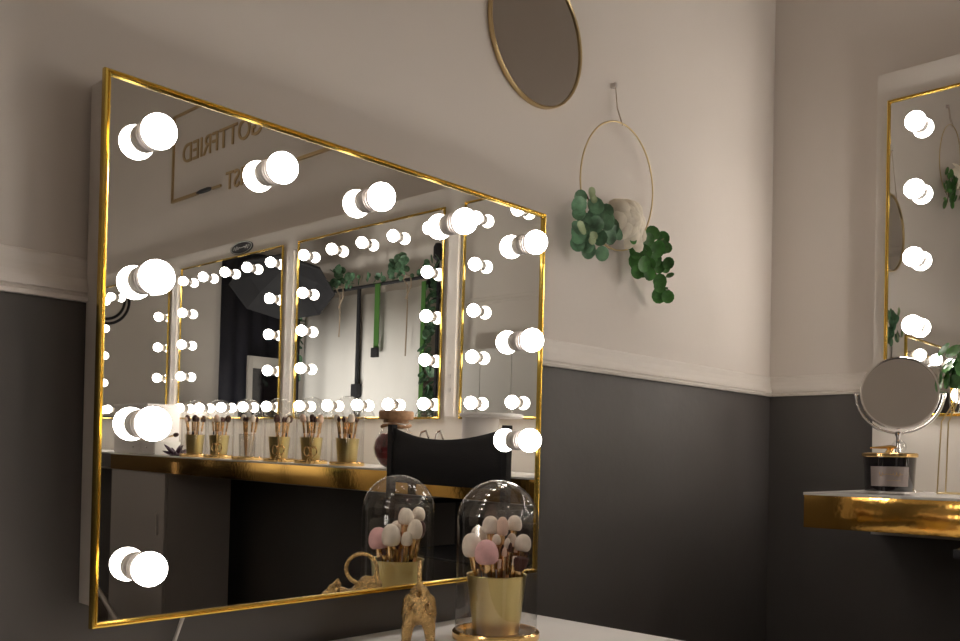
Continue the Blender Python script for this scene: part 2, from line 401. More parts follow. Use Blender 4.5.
# ------------------------------------------------------------------ six cloches on the counter (seen in the large mirror)
ZS = 1.0268
NAMES = ['farthest from the jar', 'second farthest from the jar', 'third farthest from the jar', 'third nearest to the jar', 'second nearest to the jar', 'next to the cork jar']
ys6 = [-3.11, -2.865, -2.60, -2.327, -2.075, -1.815]
GR = 'glass cloches in a row on the gold counter'
c0 = None; p0 = None
PC = [('brown', 'handlew'), ('brown', 'handleg'), ('cream', 'handlew'), ('brown', 'handleg'), ('peach', 'handleg'), ('cream', 'handle')]
for k, y in enumerate(ys6):
    P = V((-.43, y, ZS)); lab = 'glass cloche of brushes on the gold counter, ' + NAMES[k]
    if k == 2: lab = 'glass cloche over a clear glass of brushes, third farthest from the cork jar'
    if c0 is None: c0 = cloche(P, .070, .298, lab, GR); c = c0
    else: c = copy_tree(c0); tag(c, lab); c.location = P
    c.rotation_euler.z = .2*k
    pl = 'gold brush pot under the cloche ' + NAMES[k]
    if k == 2:
        pot(P+V((0, 0, .0105)), .040, .036, .115, 'clear glass beaker of brushes under the third farthest cloche', 'brush pots under the cloches', 'dome')
    elif p0 is None: p0 = pot(P+V((0, 0, .0105)), .050, .040, .105, pl, 'brush pots under the cloches')
    else:
        q = p0.copy(); COL.objects.link(q); q.location = P+V((0, 0, .0105)); tag(q, pl)
    n = 9
    for i in range(n):
        col, hm = PC[(i*5+k) % 6]; a = 2*PI*(i*4/9+.13*k); rr = .020 if i % 2 else .046
        big = i % 3 == 0
        hd = {'brown': 'dark', 'cream': 'cream', 'peach': 'peach'}[col]
        hn = {'handlew': 'pale', 'handleg': 'gold', 'handle': 'black'}[hm]
        tip = P+V((rr*math.cos(a), rr*math.sin(a), .186+.050*((i*7+k*3) % 5)/5))
        base = P+V((rr*.45*math.cos(a), rr*.45*math.sin(a), .018))
        brush('s', '%s %s brush with a %s handle in the cloche %s' % ('fluffy' if big else 'slim', hd, hn, NAMES[k]), 'small brushes in the cloche ' + NAMES[k],
              base, tip, hm, col, .168, .005, .036 if big else .026, .0145 if big else .0085, 1.0, 'round' if big else 'point')

# gold scroll stands in front of the cloches
def scroll_stand(P, label, group):
    t = thing('scroll_stand', label, 'stand', P, group=group)
    def ring(cy, cz, r, a0, a1, n=18): return [(0, cy+r*math.cos(a0+(a1-a0)*i/n), cz+r*math.sin(a0+(a1-a0)*i/n)) for i in range(n+1)]
    MB().tube([(0, 0, .002), (0, 0, .125)], .0032, 8).build('post', M['goldrim'], t)
    for s in (-1, 1):
        MB().tube([(0, s*.002, .036)] + [(0, s*(.026-.020*math.cos(a)), .056+.020*math.sin(a)) for a in [PI*1.9*i/18-.6 for i in range(19)]], .0028, 8).build('scroll', M['goldrim'], t)
        MB().tube([(0, 0, .036), (0, s*.016, .026), (0, s*.026, .012), (0, s*.030, .0030)], .0028, 8).build('foot', M['goldrim'], t)
    return t
s0 = scroll_stand((-.520, -2.73, ZS), 'gold wire scroll stand before the second farthest cloche', 'gold scroll stands on the counter edge')
for y, l in ((-2.20, 'gold wire scroll stand before the third nearest cloche'), (-1.955, 'gold wire scroll stand before the second nearest cloche')):
    s = copy_tree(s0); s.location = (-.520, y, ZS); tag(s, l)

# purple star shaped leaf plant lying by the first cloche
t = thing('star_ornament', 'dark purple star shaped plant ornament beside the farthest cloche', 'ornament', (-.44, -3.29, ZS+.003))
for i in range(9):
    a = 2*PI*i/9; el = .25+.5*(i % 3)/2; d = V((math.cos(a)*math.cos(el), math.sin(a)*math.cos(el), math.sin(el)))
    MB().tube([d*s for s in (.004, .025, .05, .072, .085)], .01, 6, radii=[.006, .010, .009, .005, .0008]).build('pointed_leaf', M['purple'], t)
MB().lathe([(0, -.003), (.03, -.003), (.034, .004), (.02, .010), (0, .011)], 20).build('base', M['purple'], t)
# tray under it
# white boxes at the far end
t = thing('storage_box', 'tall white storage box at the far end of the gold counter', 'box', (-.27, -3.99, ZS+.001)); O = (0, 0, 0)
MB().box((-.10, -.22, 0), (.10, .22, .27), .004).build('box_body', M['paper'], t)
MB().box((-.104, -.224, .27), (.104, .224, .292), .004).build('lid', M['paper'], t)
t = thing('drawer_box', 'low white drawer box in front of the tall white storage box', 'box', (-.42, -3.58, ZS+.001))
MB().box((-.075, -.16, 0), (.075, .16, .075), .003).build('box_body', M['whitegloss'], t)
for s in (-1, 1):
    d = MB().box((-.079, s*.08-.074, .008), (-.0745, s*.08+.074, .067), .002).build('drawer', M['paper'], t)
    MB().ball((-.084, s*.08, .038), .005, 12, 8).build('knob', M['chrome'], d)
brush('x', 'dark tipped white brush lying on the low white drawer box', None, (-.44, -3.50, ZS+.082), (-.40, -3.36, ZS+.115), 'handlew', 'brown', .13, .006, .03, .012)

# apothecary jar with cork lid
JP = V((-.42, -1.515, ZS+.001))
t = thing('glass_jar', 'round glass jar with a cork lid and dark red filling behind the black chair', 'jar', JP)
MB().lathe([(0, .001), (.045, .001), (.062, .012), (.083, .045), (.090, .08), (.082, .118), (.060, .148), (.052, .16), (.052, .185), (.056, .19)], 40, cap=False).build('glass_body', M['dome'], t)
MB().lathe([(0, .004), (.042, .004), (.058, .014), (.079, .046), (.086, .08), (.079, .115), (.060, .138), (0, .142)], 32).build('red_filling', M['red'], t)
MB().lathe([(.050, .182), (.050, .196), (.066, .196), (.070, .201), (.071, .226), (.066, .231), (0, .231)], 36).build('cork_lid', M['cork'], t)
MB().tube([(.058*math.cos(a), .058*math.sin(a), .170+.004*math.sin(3*a)) for a in [2*PI*i/30 for i in range(30)]], .006, 8, closed=True).build('twine', M['cork'], t)
MB().tube([(0, -.03+.03*(1-math.cos(a)), .231+.035*math.sin(a)) for a in [PI*i/12 for i in range(13)]], .0022, 8).build('lid_loop', M['nickel'], t)

# metal clips lying by the jar
for (x, y, rz, l) in ((-.40, -1.385, .1, 'bent silver metal clip lying beside the cork jar'), (-.42, -1.275, .3, 'silver eyelash curler lying between cork jar and round white box')):
    t = thing('eyelash_curler', l, 'beauty tool', (x, y, ZS+.016), rz)
    MB().tube([(0, -.05, 0), (0, -.03, .05), (0, 0, .09), (0, .03, .095), (.01, .045, .07)], .0035, 8).build('arm', M['chrome'], t)
    MB().tube([(.01, -.06, 0), (.01, -.02, .04), (.01, .02, .06), (.01, .05, .045)], .0035, 8).build('arm', M['chrome'], t)
    MB().tube([(.005, .05+.016*math.cos(a), .055+.016*math.sin(a)) for a in [2*PI*i/16 for i in range(16)]], .003, 8, closed=True).build('finger_loop', M['chrome'], t)
    for c in t.children: c.location.z -= .0088
    t.scale = (1, 1, 1.6)
# round white container with a wide lid
t = thing('round_container', 'round white container with a wide pale lid behind the black chair', 'container', (-.29, -1.168, ZS+.001))
MB().lathe([(0, 0), (.070, 0), (.072, .004), (.072, .208), (0, .208)], 48).build('container_body', M['paper'], t)
d = MB().lathe([(0, 0), (.118, 0), (.124, .004), (.124, .010), (.118, .016), (0, .018)], 48).build('lid', M['paper'], t); d.location = (0, .058, .2085)

# ------------------------------------------------------------------ things at the corner end of the counter
t = thing('scented_candle', 'black glass candle with gold lid and silver label below the chrome makeup mirror', 'candle', (-.405, -.522, ZS+.0005))
MB().lathe([(0, 0), (.052, 0), (.058, .006), (.0625, .088), (.0625, .094), (0, .094)], 48).build('black_jar', M['blackgloss'], t)
MB().lathe([(0, .0942), (.0655, .0942), (.067, .096), (.067, .103), (.064, .105), (0, .1055)], 48).build('gold_lid', M['goldrim'], t)
MB().lathe([(.0535, .0005), (.0595, .0015), (.0598, .007), (.0588, .0072)], 48, cap=False).build('silver_rim', M['chrome'], t)
k = MB().lathe([(0, .1055), (.012, .1055), (.010, .110), (.007, .114), (.010, .118), (0, .120)], 20).build('lid_knob', M['goldrim'], t)
MB().tube([(-.012, .045, .118), (-.006, .02, .119), (0, 0, .121), (.002, -.016, .119)], .0028, 8, radii=[.0018, .0035, .0045, .003]).build('knob_bow', M['goldrim'], k)
# curved label facing the viewer's side of the room
fa = math.atan2(-.80, -2.39)
lv = []; lf = []
for i in range(13):
    a = fa-.78+1.56*i/12
    for zz in (.020, .070):
        rr = .0588+(.0625-.0588)*(zz-.006)/.082; lv.append(((rr+.0008)*math.cos(a), (rr+.0008)*math.sin(a), zz))
for i in range(12): lf.append((2*i, 2*i+1, 2*i+3, 2*i+2))
lb = MB().add(lv, lf).build('label_plate', M['label'], t)
def script(parent, name, a0, a1, z0, amp, waves, rr, m, th=.0006):
    pts = []
    for i in range(80):
        s = i/79; a = fa+(a0+(a1-a0)*s); z = z0+amp*math.sin(s*waves*2*PI)*(.5+.5*math.sin(s*9+1)); a += .02*math.cos(s*waves*2*PI)
        pts.append((rr*math.cos(a), rr*math.sin(a), z))
    MB().tube(pts, th, 5).build(name, m, parent)
script(lb, 'script_line', -.42, .5, .051, .0055, 7, .0622, M['script'], .0008)
script(lb, 'script_line', -.1, .42, .035, .0012, 9, .0612, M['script'], .0004)

# chrome two sided makeup mirror with yoke
MM = V((-.22, -.482, ZS+.0005))
t = thing('makeup_mirror', 'round chrome makeup mirror on a stem behind the black candle', 'mirror', MM)
MB().lathe([(0, 0), (.062, 0), (.064, .002), (.062, .006), (.02, .011), (0, .012)], 48).build('base', M['chrome'], t)
MB().lathe([(.006, .010), (.006, .05), (.010, .055), (.012, .062), (.010, .069), (.0055, .074), (.0055, .10), (.009, .106), (.009, .114), (.006, .12), (.006, .152), (.009, .156), (.009, .166), (0, .168)], 24).build('stem', M['chrome'], t)
bl_ = MB().ball((-.006, -.004, .124), .019, 24, 14).build('stem_ball', M['dome'], t)
hd = V((0, 0, .273)); nv = V((-2.40, -.92, .12)).normalized(); rv = V((-nv.y, nv.x, 0)).normalized()*-1; uv = nv.cross(rv).normalized()
if uv.z < 0: uv = -uv
RMm = .1005
q = [hd + rv*(.1115*math.cos(a)) + V((0, 0, .1115*math.sin(a))) for a in [PI+PI*i/28 for i in range(29)]]
MB().tube(q, .0042, 10).build('yoke', M['chrome'], t)
for s in (-1, 1): MB().tube([hd+rv*s*.099, hd+rv*s*.116], .004, 10).build('pivot_screw', M['chrome'], t)
MB().lathe([(RMm-.006, -.010), (RMm-.002, -.0105), (RMm, -.007), (RMm+.001, 0), (RMm, .007), (RMm-.002, .0105), (RMm-.006, .010), (RMm-.007, 0), (RMm-.006, -.010)], 64, origin=hd, axis=nv, cap=False).build('rim', M['chrome'], t)
MB().lathe([(0, .0075), (RMm-.0055, .0065)], 64, origin=hd, axis=nv, cap=False).build('mirror_pane', M['roundmirror'], t)
MB().lathe([(0, -.0090), (RMm*.6, -.0082), (RMm-.0055, -.0065)], 64, origin=hd, axis=nv, cap=False).build('magnifying_pane', M['roundmirror'], t)

# gold wire stand with green leaves
def leaf_disc(mb, c, n, r, up, el=1.15, cup=.15, seg=12):
    c = V(c); n = V(n).normalized(); up = V(up); up = (up-n*up.dot(n)).normalized(); s = n.cross(up)
    ring1 = []; ring2 = []
    for k in range(seg):
        a = 2*PI*k/seg; rad = 1+.06*math.cos(a)
        ring2.append(c + (up*math.cos(a)*el + s*math.sin(a))*r*rad)
        ring1.append(c - n*r*cup*.8 + (up*math.cos(a)*el + s*math.sin(a))*r*.5)
    vs = [c-n*r*cup] + ring1 + ring2
    fs = [(0, 1+k, 1+(k+1) % seg) for k in range(seg)] + [(1+k, 1+seg+k, 1+seg+(k+1) % seg, 1+(k+1) % seg) for k in range(seg)]
    mb.add(vs, fs)
t = thing('wire_vase', 'gold wire stand holding green leaves, right of the chrome makeup mirror', 'vase', (-.25, -.628, ZS+.002))
MB().tube([(0, .037, 0), (0, -.037, 0), (.074, -.037, 0), (.074, .037, 0)], .0018, 8, closed=True).build('base_ring', M['wiregold'], t)
for sx, sy in ((0, .037), (0, -.037), (.074, .037), (.074, -.037)):
    MB().tube([(sx, sy, 0), (.037+(sx-.037)*.82, sy*.82, .19), (.037+(sx-.037)*.3, sy*.3-.01, .25), (.037+(sx-.037)*.25, sy*.3-.01, .29)], .0019, 8).build('wire_leg', M['wiregold'], t)
st = MB(); st.tube([(.037, -.01, .20), (.037, -.01, .31), (.03, .0, .36)], .003, 8)
st.build('stem', M['stem'], t)
mb = MB()
for i in range(34):
    a = random.uniform(0, 2*PI); rr = random.uniform(.01, .055); z = random.uniform(.285, .385)
    n = V((math.cos(a), math.sin(a), random.uniform(.0, .9)))
    leaf_disc(mb, (.03+rr*math.cos(a), -.008+rr*math.sin(a), z), n, random.uniform(.014, .021), (0, 0, 1))
mb.build('foliage', M['leaf'], t)

# ------------------------------------------------------------------ wreaths on the back wall
def wreath(loc, label, full=True):
    t = thing('wall_wreath', label, 'wreath', loc, group='gold hoop wreaths on the wall')
    R = .159
    MB().tube([(R*math.cos(a), -.022-.010*math.sin(a), R*math.sin(a)) for a in [2*PI*i/72 for i in range(72)]], .0022, 10, closed=True).build('hoop', M['wiregold'], t)
    MB().tube([(-.006, -.012, .262), (-.007, -.020, .20), (-.004, -.034, R-.003), (.002, -.030, R-.004), (-.002, -.016, .20), (-.0035, -.010, .262)], .0013, 6).build('hanging_cord', M['cord'], t)
    MB().box((-.010, -.014, .255), (-.001, 0, .267), .001).build('wall_hook', M['nickel'], t)
    stm = MB(); stm.tube([(-.146, -.03, -.055), (-.12, -.04, -.10), (-.05, -.045, -.125), (.03, -.045, -.13), (.08, -.045, -.155), (.115, -.05, -.18), (.135, -.055, -.21), (.150, -.055, -.25)], .0022, 7)
    stm.tube([(.10, -.05, -.15), (.135, -.06, -.12), (.165, -.055, -.106)], .0015, 6); stm.tube([(.135, -.05, -.21), (.19, -.055, -.205)], .0012, 6); stm.tube([(.145, -.05, -.235), (.20, -.055, -.238)], .0012, 6)
    stm.build('stem', M['stem'], t)
    # grey green eucalyptus at the left
    mb = MB(); rnd = random.Random(3)
    L = [(-.198,-.078,.019),(-.222,-.105,.022),(-.205,-.118,.020),(-.165,-.095,.024),(-.150,-.108,.024),(-.118,-.098,.022),(-.098,-.092,.023),(-.110,-.112,.022),(-.190,-.135,.024),(-.165,-.140,.022),(-.128,-.128,.023),(-.085,-.128,.024),(-.095,-.148,.026),(-.078,-.142,.022),(-.235,-.162,.021),(-.225,-.180,.020),(-.200,-.158,.026),(-.182,-.165,.027),(-.150,-.155,.024),(-.136,-.165,.022),(-.110,-.158,.023),(-.175,-.188,.022),(-.205,-.190,.021),(-.155,-.195,.024),(-.140,-.205,.020),(-.165,-.118,.020),(-.180,-.100,.016)]
    for x, z, r in L:
        leaf_disc(mb, (x, -.045-rnd.uniform(0, .035), z), (rnd.uniform(-1.5, -.25), -1, rnd.uniform(-.25, .5)), r*.84, (rnd.uniform(-.6, .6), 0, 1), 1.15, .22)
    mb.build('eucalyptus_sprig', M['eucalyptus'], t)
    mb = MB()
    for pts in (((-.190, -.082), (-.200, -.074)), ((-.238, -.158), (-.228, -.166)), ((-.196, -.182), (-.188, -.170))):
        mb = MB()
        for x, z in pts:
            for j in range(3): leaf_disc(mb, (x+rnd.uniform(-.005, .005), -.086, z+rnd.uniform(-.005, .005)), (rnd.uniform(-1.2, -.4), -1, .3), .0085, (rnd.uniform(-.5, .5), 0, 1), 1.3, .3, 8)
        mb.build('bud', M['bud'], t)
    # deep green sprig at the lower right
    mb = MB()
    G = [(.106,-.104,.022),(.092,-.122,.018),(.088,-.140,.024),(.073,-.128,.018),(.164,-.106,.020),(.165,-.132,.017),(.126,-.140,.022),(.103,-.150,.024),(.118,-.160,.024),(.103,-.172,.022),(.130,-.168,.022),(.181,-.162,.009),(.180,-.180,.019),(.160,-.176,.018),(.051,-.160,.022),(.070,-.160,.022),(.055,-.185,.026),(.039,-.200,.022),(.071,-.202,.026),(.085,-.190,.018),(.052,-.214,.020),(.025,-.148,.016),(.172,-.205,.013),(.132,-.228,.022),(.126,-.242,.018),(.178,-.238,.010),(.160,-.258,.024),(.154,-.266,.020),(.148,-.186,.018),(.003,-.144,.012),(.078,-.218,.018)]
    for x, z, r in G:
        edge = z in (-.205, -.238)
        leaf_disc(mb, (x, -.045-rnd.uniform(0, .035), z), (rnd.uniform(-1.4, -.3), -1 if not edge else -.25, rnd.uniform(-.35, .35) if not edge else 1), r*.86, (rnd.uniform(-.6, .6), 0, 1), 1.12, .18)
    mb.build('leafy_sprig', M['leaf'], t)
    # cream flower
    mb = MB(); fc = V((-.004, -.068, -.094))
    for i in range(26):
        a = i*2.4; rr = .006+.0021*i; dirv = V((math.cos(a), -.9+rr*8, math.sin(a)*.85))
        leaf_disc(mb, fc+V((math.cos(a)*rr*1.05, -.016+rr*.42, math.sin(a)*rr*.80)), V((math.cos(a)*.9-.35, -1, math.sin(a)*.9)), .011+rr*.26, (math.cos(a), 0, math.sin(a)), 1.2, -.45, 10)
    for x, z in ((.030, -.130), (.036, -.146), (.050, -.118), (.02, -.13), (-.050, -.070)):
        leaf_disc(mb, (x, -.06, z), (-.5, -1, 0), .0165, (.3, 0, -1), 1.25, -.3, 10)
    mb.build('flower', M['petal'], t)
    return t
wr = wreath((-.920, 0, 1.798), 'gold hoop wreath with a cream flower and green leaves right of the large mirror')
w2 = copy_tree(wr); w2.location = (-1.99, 0, 2.58); tag(w2, 'gold hoop wreath high above the large mirror, seen only reflected at the right edge')

# round mirror with a thin gold rim hanging from a cord
t = thing('round_mirror', 'round mirror with a thin brass rim on the wall above the large mirror', 'mirror', (-1.232, 0, 2.078), group=None)
R = .163
MB().lathe([(R-.003, 0), (R, .001), (R+.001, .010), (R-.001, .014), (R-.005, .012), (R-.005, .009)], 72, axis=(0, -1, 0), cap=False).build('rim', M['wiregold'], t)
MB().lathe([(0, .0085), (R-.004, .0085)], 72, axis=(0, -1, 0), cap=False).build('mirror_pane', M['roundmirror'], t)
MB().tube([(-.075, -.008, .150), (0, -.008, .355), (.075, -.008, .150)], .0016, 6).build('hanging_cord', M['cord'], t)
MB().box((-.006, -.014, .345), (.006, 0, .362), .001).build('wall_hook', M['nickel'], t)

# ------------------------------------------------------------------ golden animal figurine with a looped tail
u = V((-.69, -.724, 0)); sd = V((u.y, -u.x, 0))
FG = V((-1.702, -.150, ZT))
def fp(a, b, z): return FG+u*a+sd*b+V((0, 0, z))-FG
mb = MB()
def limb(pts, rad, n=10): mb.tube([fp(*p) for p in pts], .01, n, radii=rad); [mb.ball(fp(*p), r*.995, 12, 8) for p, r in zip(pts, rad)]
limb([(-.034, 0, .086), (-.022, 0, .084), (0, 0, .064), (.016, 0, .058), (.028, 0, .060)], [.0175, .020, .0165, .0185, .0205])
limb([(.028, 0, .060), (.036, 0, .070), (.044, 0, .074)], [.017, .013, .0125])                # neck and head
limb([(.048, 0, .070), (.060, 0, .064)], [.0105, .0070])                                       # muzzle
for s in (-1, 1):
    mb.tube([fp(.040, s*.008, .082), fp(.038, s*.0165, .090), fp(.037, s*.018, .094)], .004, 8, radii=[.006, .0045, .0015])  # ears
    limb([(.030, s*.014, .052), (.033, s*.0195, .034), (.036, s*.021, .016), (.037, s*.022, .006), (.045, s*.022, .004)], [.0140, .0110, .0088, .0080, .0062])
    limb([(-.028, s*.015, .072), (-.022, s*.0205, .050), (-.036, s*.021, .028), (-.032, s*.021, .006), (-.024, s*.021, .004)], [.0155, .0125, .0090, .0078, .0062])
    mb.ball(fp(.052, s*.0065, .077), .0032, 8, 6)
for i in range(9):                                                                             # garland round the neck
    a = PI*2*i/9; mb.ball(fp(.032+.004*math.sin(a), .0200*math.cos(a), .067+.0180*math.sin(a)), .0060, 10, 6)
tl = [fp(-.036, 0, .090), fp(-.040, 0, .100)] + [fp(-.010+.0300*math.cos(a), 0, .1165+.0290*math.sin(a)) for a in [PI*1.02-2*PI*.98*i/34 for i in range(35)]]
mb.tube(tl, .004, 10, radii=[.0075, .0062]+[.0042]*33+[.0034, .0028])
fg = mb.build('animal_figurine', M['goldold']); fg.location = FG
rm = fg.modifiers.new('merge', 'REMESH'); rm.mode = 'VOXEL'; rm.voxel_size = .0011; rm.use_smooth_shade = True
sm = fg.modifiers.new('smooth', 'SMOOTH'); sm.factor = .5; sm.iterations = 4
tag(fg, 'small golden animal figurine with a looped tail beside the cloche on the white table', 'figurine')

# ------------------------------------------------------------------ sign above the mirrors
SX = -.001
t = thing('wall_sign', 'gold framed lettering sign high on the right wall, seen mirrored', 'sign', (0, 0, 0))
zb_, zt_ = 2.655, 3.215
y_l, y_r = -2.10, -4.272     # reading left end, reading right end
fr = MB()
def bar(ya, yb, za, zb2): fr.box((-.012, ya, za), (0, yb, zb2))
bar(y_r, y_r+.014, zb_, zt_); bar(y_l, y_l-.014, zb_, zt_); bar(y_l, y_r, zt_-.014, zt_)
bar(y_l, -2.86, zb_-.008, zb_+.010); bar(-3.93, y_r, zb_-.004, zb_+.014); bar(-3.66, -3.76, zb_-.004, zb_+.010)
fr.build('frame', M['letters'], t, smooth=False)
def put_text(s, height, ystart, yend, z, name, m):
    vs, fs = text_mesh(s, 1.0, .004); x0 = min(v.x for v in vs); x1 = max(v.x for v in vs); y0 = min(v.y for v in vs); y1 = max(v.y for v in vs)
    out = [(-.004-v.z-.0002, ystart+(yend-ystart)*(v.x-x0)/(x1-x0), z+height*(v.y-y0)/(y1-y0)) for v in vs]
    MB().add(out, fs).build(name, m, t, smooth=False)
put_text('A GOTTFRIED', .122, -3.05, -4.142, 2.882, 'lettering', M['letters'])
put_text('ARTIST', .108, -3.13, -3.605, 2.618, 'lettering', M['letters'])
MB().tube([(-.010, -3.76, 2.66), (-.010, -3.80, 2.66), (-.010, -3.89, 2.66), (-.010, -3.94, 2.66)], .01, 8, radii=[.006, .014, .013, .006]).build('brush_motif', M['black'], t)
# oval sticker
t = thing('oval_sign', 'small oval black sign with silver script above the bulb mirrors', 'sign', (-.0605, -3.31, 2.224))
vs = [(-.004, 0, 0)]; N = 40
mb = MB(); ring = [(.118*math.cos(2*PI*i/N), .037*math.sin(2*PI*i/N)) for i in range(N)]
mb.add([(-.005, a, b) for a, b in ring]+[(0, a, b) for a, b in ring], [tuple(range(N))]+[(i, (i+1) % N, N+(i+1) % N, N+i) for i in range(N)])
mb.build('plate', M['black'], t, smooth=False)
MB().tube([(-.006, a*.92, b*.88) for a, b in ring], .0014, 5, closed=True).build('rim_line', M['silverink'], t)
pts = [(-.0065, .085-.17*i/70, .012*math.sin(i*.62)*(.5+.5*math.sin(i*.13+.5))) for i in range(71)]
MB().tube(pts, .0011, 5).build('script_line', M['silverink'], t)

# ------------------------------------------------------------------ tall black folding chair (its back is seen in the large mirror)
t = thing('directors_chair', 'tall black folding canvas chair pushed up to the gold counter', 'chair', (-.588, -1.052, 0))
HW = .290
mb = MB(); nseg = 14
vs = []; fs = []
for i in range(nseg+1):
    s = -1+2*i/nseg; dip = .045*(1-s*s); xo = -.02*(1-s*s)
    for z, off in ((1.190-dip, 0), (1.08, -.006), (.982, 0)):
        vs.append((xo+off, s*HW, z))
for i in range(nseg):
    for j in range(2): fs.append((3*i+j, 3*i+j+1, 3*i+j+4, 3*i+j+3))
bk = mb.add(vs, fs).build('backrest', M['blackcloth'], t); so = bk.modifiers.new('thick', 'SOLIDIFY'); so.thickness = .004
for s in (-1, 1):
    MB().box((-.014, s*HW-.012, .70), (.014, s*HW+.012, 1.198), .003).build('back_post', M['black'], t)
    MB().box((-.03, s*(HW+.012)-.018, .895), (.42, s*(HW+.012)+.018, .915), .004).build('armrest', M['black'], t)
    MB().box((.36, s*HW-.012, .72), (.385, s*HW+.012, .895), .003).build('arm_post', M['black'], t)
    for xx in (0, .37):
        MB().tube([(xx, s*HW, .72), (xx, -s*HW, .03)], .011, 8).build('leg', M['black'], t)
    MB().box((-.03, s*HW-.012, .0), (.42, s*HW+.012, .03), .003).build('foot_rail', M['black'], t)
    MB().box((-.03, s*HW-.012, .70), (.42, s*HW+.012, .725), .003).build('side_rail', M['black'], t)
MB().box((0, -HW, .715), (.38, HW, .722)).build('seat', M['blackcloth'], t, smooth=False)

# grey light stand beyond the cabinet
t = thing('light_stand', 'thin grey light stand with a black joint at the left edge of the large mirror', 'stand', (-.80, -3.70, 0))
MB().tube([(-.03, -.17, 1.00), (.0, -.11, .75), (.05, .02, .42)], .016, 12).build('pole', M['nickel'], t)
MB().tube([(.05, .02, .42), (.055, .04, .36)], .028, 12).build('joint', M['black'], t)
MB().ball((.075, .07, .39), .018, 12, 8).build('knob', M['black'], t)
for d in ((.13, .28), (-.22, .05), (.12, -.25)):
    MB().tube([(.055, .04, .38), (.055+d[0], .04+d[1], .012)], .014, 12).build('leg', M['nickel'], t)

# ------------------------------------------------------------------ far side of the room (seen through two mirrors)
t = thing('photo_backdrop', 'white photo backdrop on a black stand with leaf garland', 'backdrop', (-3.40, -6.35, 0))
def sheet(y0, y1, ztop, name):
    vs = []; fs = []
    for i in range(13):
        y = y0+(y1-y0)*i/12
        for z in (.03, 1.0, 2.0, ztop): vs.append((.012*math.sin(i*1.3)+.01, y, z))
    for i in range(12):
        for j in range(3): fs.append((4*i+j, 4*i+j+1, 4*i+j+5, 4*i+j+4))
    o = MB().add(vs, fs).build(name, M['backdrop'], t); s = o.modifiers.new('thick', 'SOLIDIFY'); s.thickness = .004
sheet(-1.02, -.01, 2.74, 'sheet'); sheet(.03, 1.03, 2.72, 'sheet')
MB().tube([(.05, -1.08, 2.80), (.05, 1.25, 2.80)], .018, 10).build('crossbar', M['black'], t)
MB().tube([(.05, 0.02, .02), (.05, 0.02, 2.81)], .022, 10).build('stand_pole', M['black'], t)
MB().box((.02, -.03, 1.62), (.09, .07, 1.76), .006).build('pole_clamp', M['black'], t)
for y in (-1.08, 1.25): MB().tube([(.05, y, .02), (.05, y, 2.83)], .018, 10).build('stand_pole', M['black'], t)
g = MB(); rnd = random.Random(5)
for i in range(80):
    y = -1.10+2.35*i/80
    if rnd.random() < .25 and abs(y+.3) > .3: continue
    leaf_disc(g, (.09+rnd.uniform(-.05, .05), y+rnd.uniform(-.03, .03), 2.84+rnd.uniform(-.03, .07)), (rnd.uniform(-1, 1), rnd.uniform(-1, 1), rnd.uniform(-.5, 1)), rnd.uniform(.018, .035), (0, 0, 1))
for cy in (-.25, .75):
    for i in range(22): leaf_disc(g, (.10+rnd.uniform(-.06, .06), cy+rnd.uniform(-.12, .12), 2.90+rnd.uniform(-.05, .13)), (rnd.uniform(-1, 1), rnd.uniform(-1, 1), rnd.uniform(-.5, 1)), rnd.uniform(.03, .05), (0, 0, 1))
for i in range(90):
    leaf_disc(g, (.06+rnd.uniform(-.05, .05), 1.16+rnd.uniform(-.09, .09), 1.2+1.8*i/90), (rnd.uniform(0, 1), rnd.uniform(-1, 1), rnd.uniform(-.5, 1)), rnd.uniform(.03, .055), (0, 0, 1))
for i in range(40):
    leaf_disc(g, (.06+rnd.uniform(-.05, .05), -1.10+rnd.uniform(-.06, .06), 1.8+1.0*i/40), (rnd.uniform(0, 1), rnd.uniform(-1, 1), rnd.uniform(-.5, 1)), rnd.uniform(.03, .05), (0, 0, 1))
g.build('garland', M['eucalyptus'], t)
MB().box((.075, .32, 2.12), (.082, .40, 2.80)).build('green_strap', M['greenstrap'], t, smooth=False)
MB().box((.065, .30, 2.03), (.10, .40, 2.13), .004).build('strap_clip', M['black'], t)
MB().box((.075, 1.04, .9), (.082, 1.10, 2.75)).build('green_strap', M['greenstrap'], t, smooth=False)
for y, l in ((-.27, 2.28), (.83, 2.02)):
    MB().tube([(.085, y, l), (.085, y+.01, 2.5), (.085, y, 2.74), (.085, y-.06, 2.80), (.085, y-.02, 2.84), (.085, y+.05, 2.82), (.085, y+.06, 2.72), (.085, y-.02, 2.6)], .008, 6).build('twine_bow', M['cord'], t)

t = thing('candle_lantern', 'dark tall ornament standing above the end of the backdrop garland', 'ornament', (-3.58, -5.36, 2.586))
MB().lathe([(0, 0), (.07, 0), (.06, .02), (.02, .05), (.018, .42), (.05, .45), (.05, .56), (.03, .60), (0, .60)], 20).build('lantern_body', M['black'], t)
for i, z in enumerate((.12, .2, .3)): MB().ball((0, .10*(-1)**i, z), .05, 12, 8).build('berry', M['black'], t)

t = thing('studio_softbox', 'black studio softbox on a stand left of the white backdrop', 'lamp', (-2.78, -6.92, 0))
MB().lathe([(.03, -.28), (.09, -.24), (.38, -.10), (.54, .02), (.56, .06), (.55, .065), (.36, -.07), (.03, -.22)], 8, origin=(0, 0, 2.80), axis=(.3, .35, -.85), cap=False).build('shade', M['black'], t, smooth=False)
MB().tube([(0, 0, .45), (0, 0, 3.07)], .016, 10).build('pole', M['black'], t)
for a in (0, 2.1, 4.2): MB().tube([(0, 0, .55), (.4*math.cos(a), .4*math.sin(a), .012)], .012, 8).build('leg', M['black'], t)

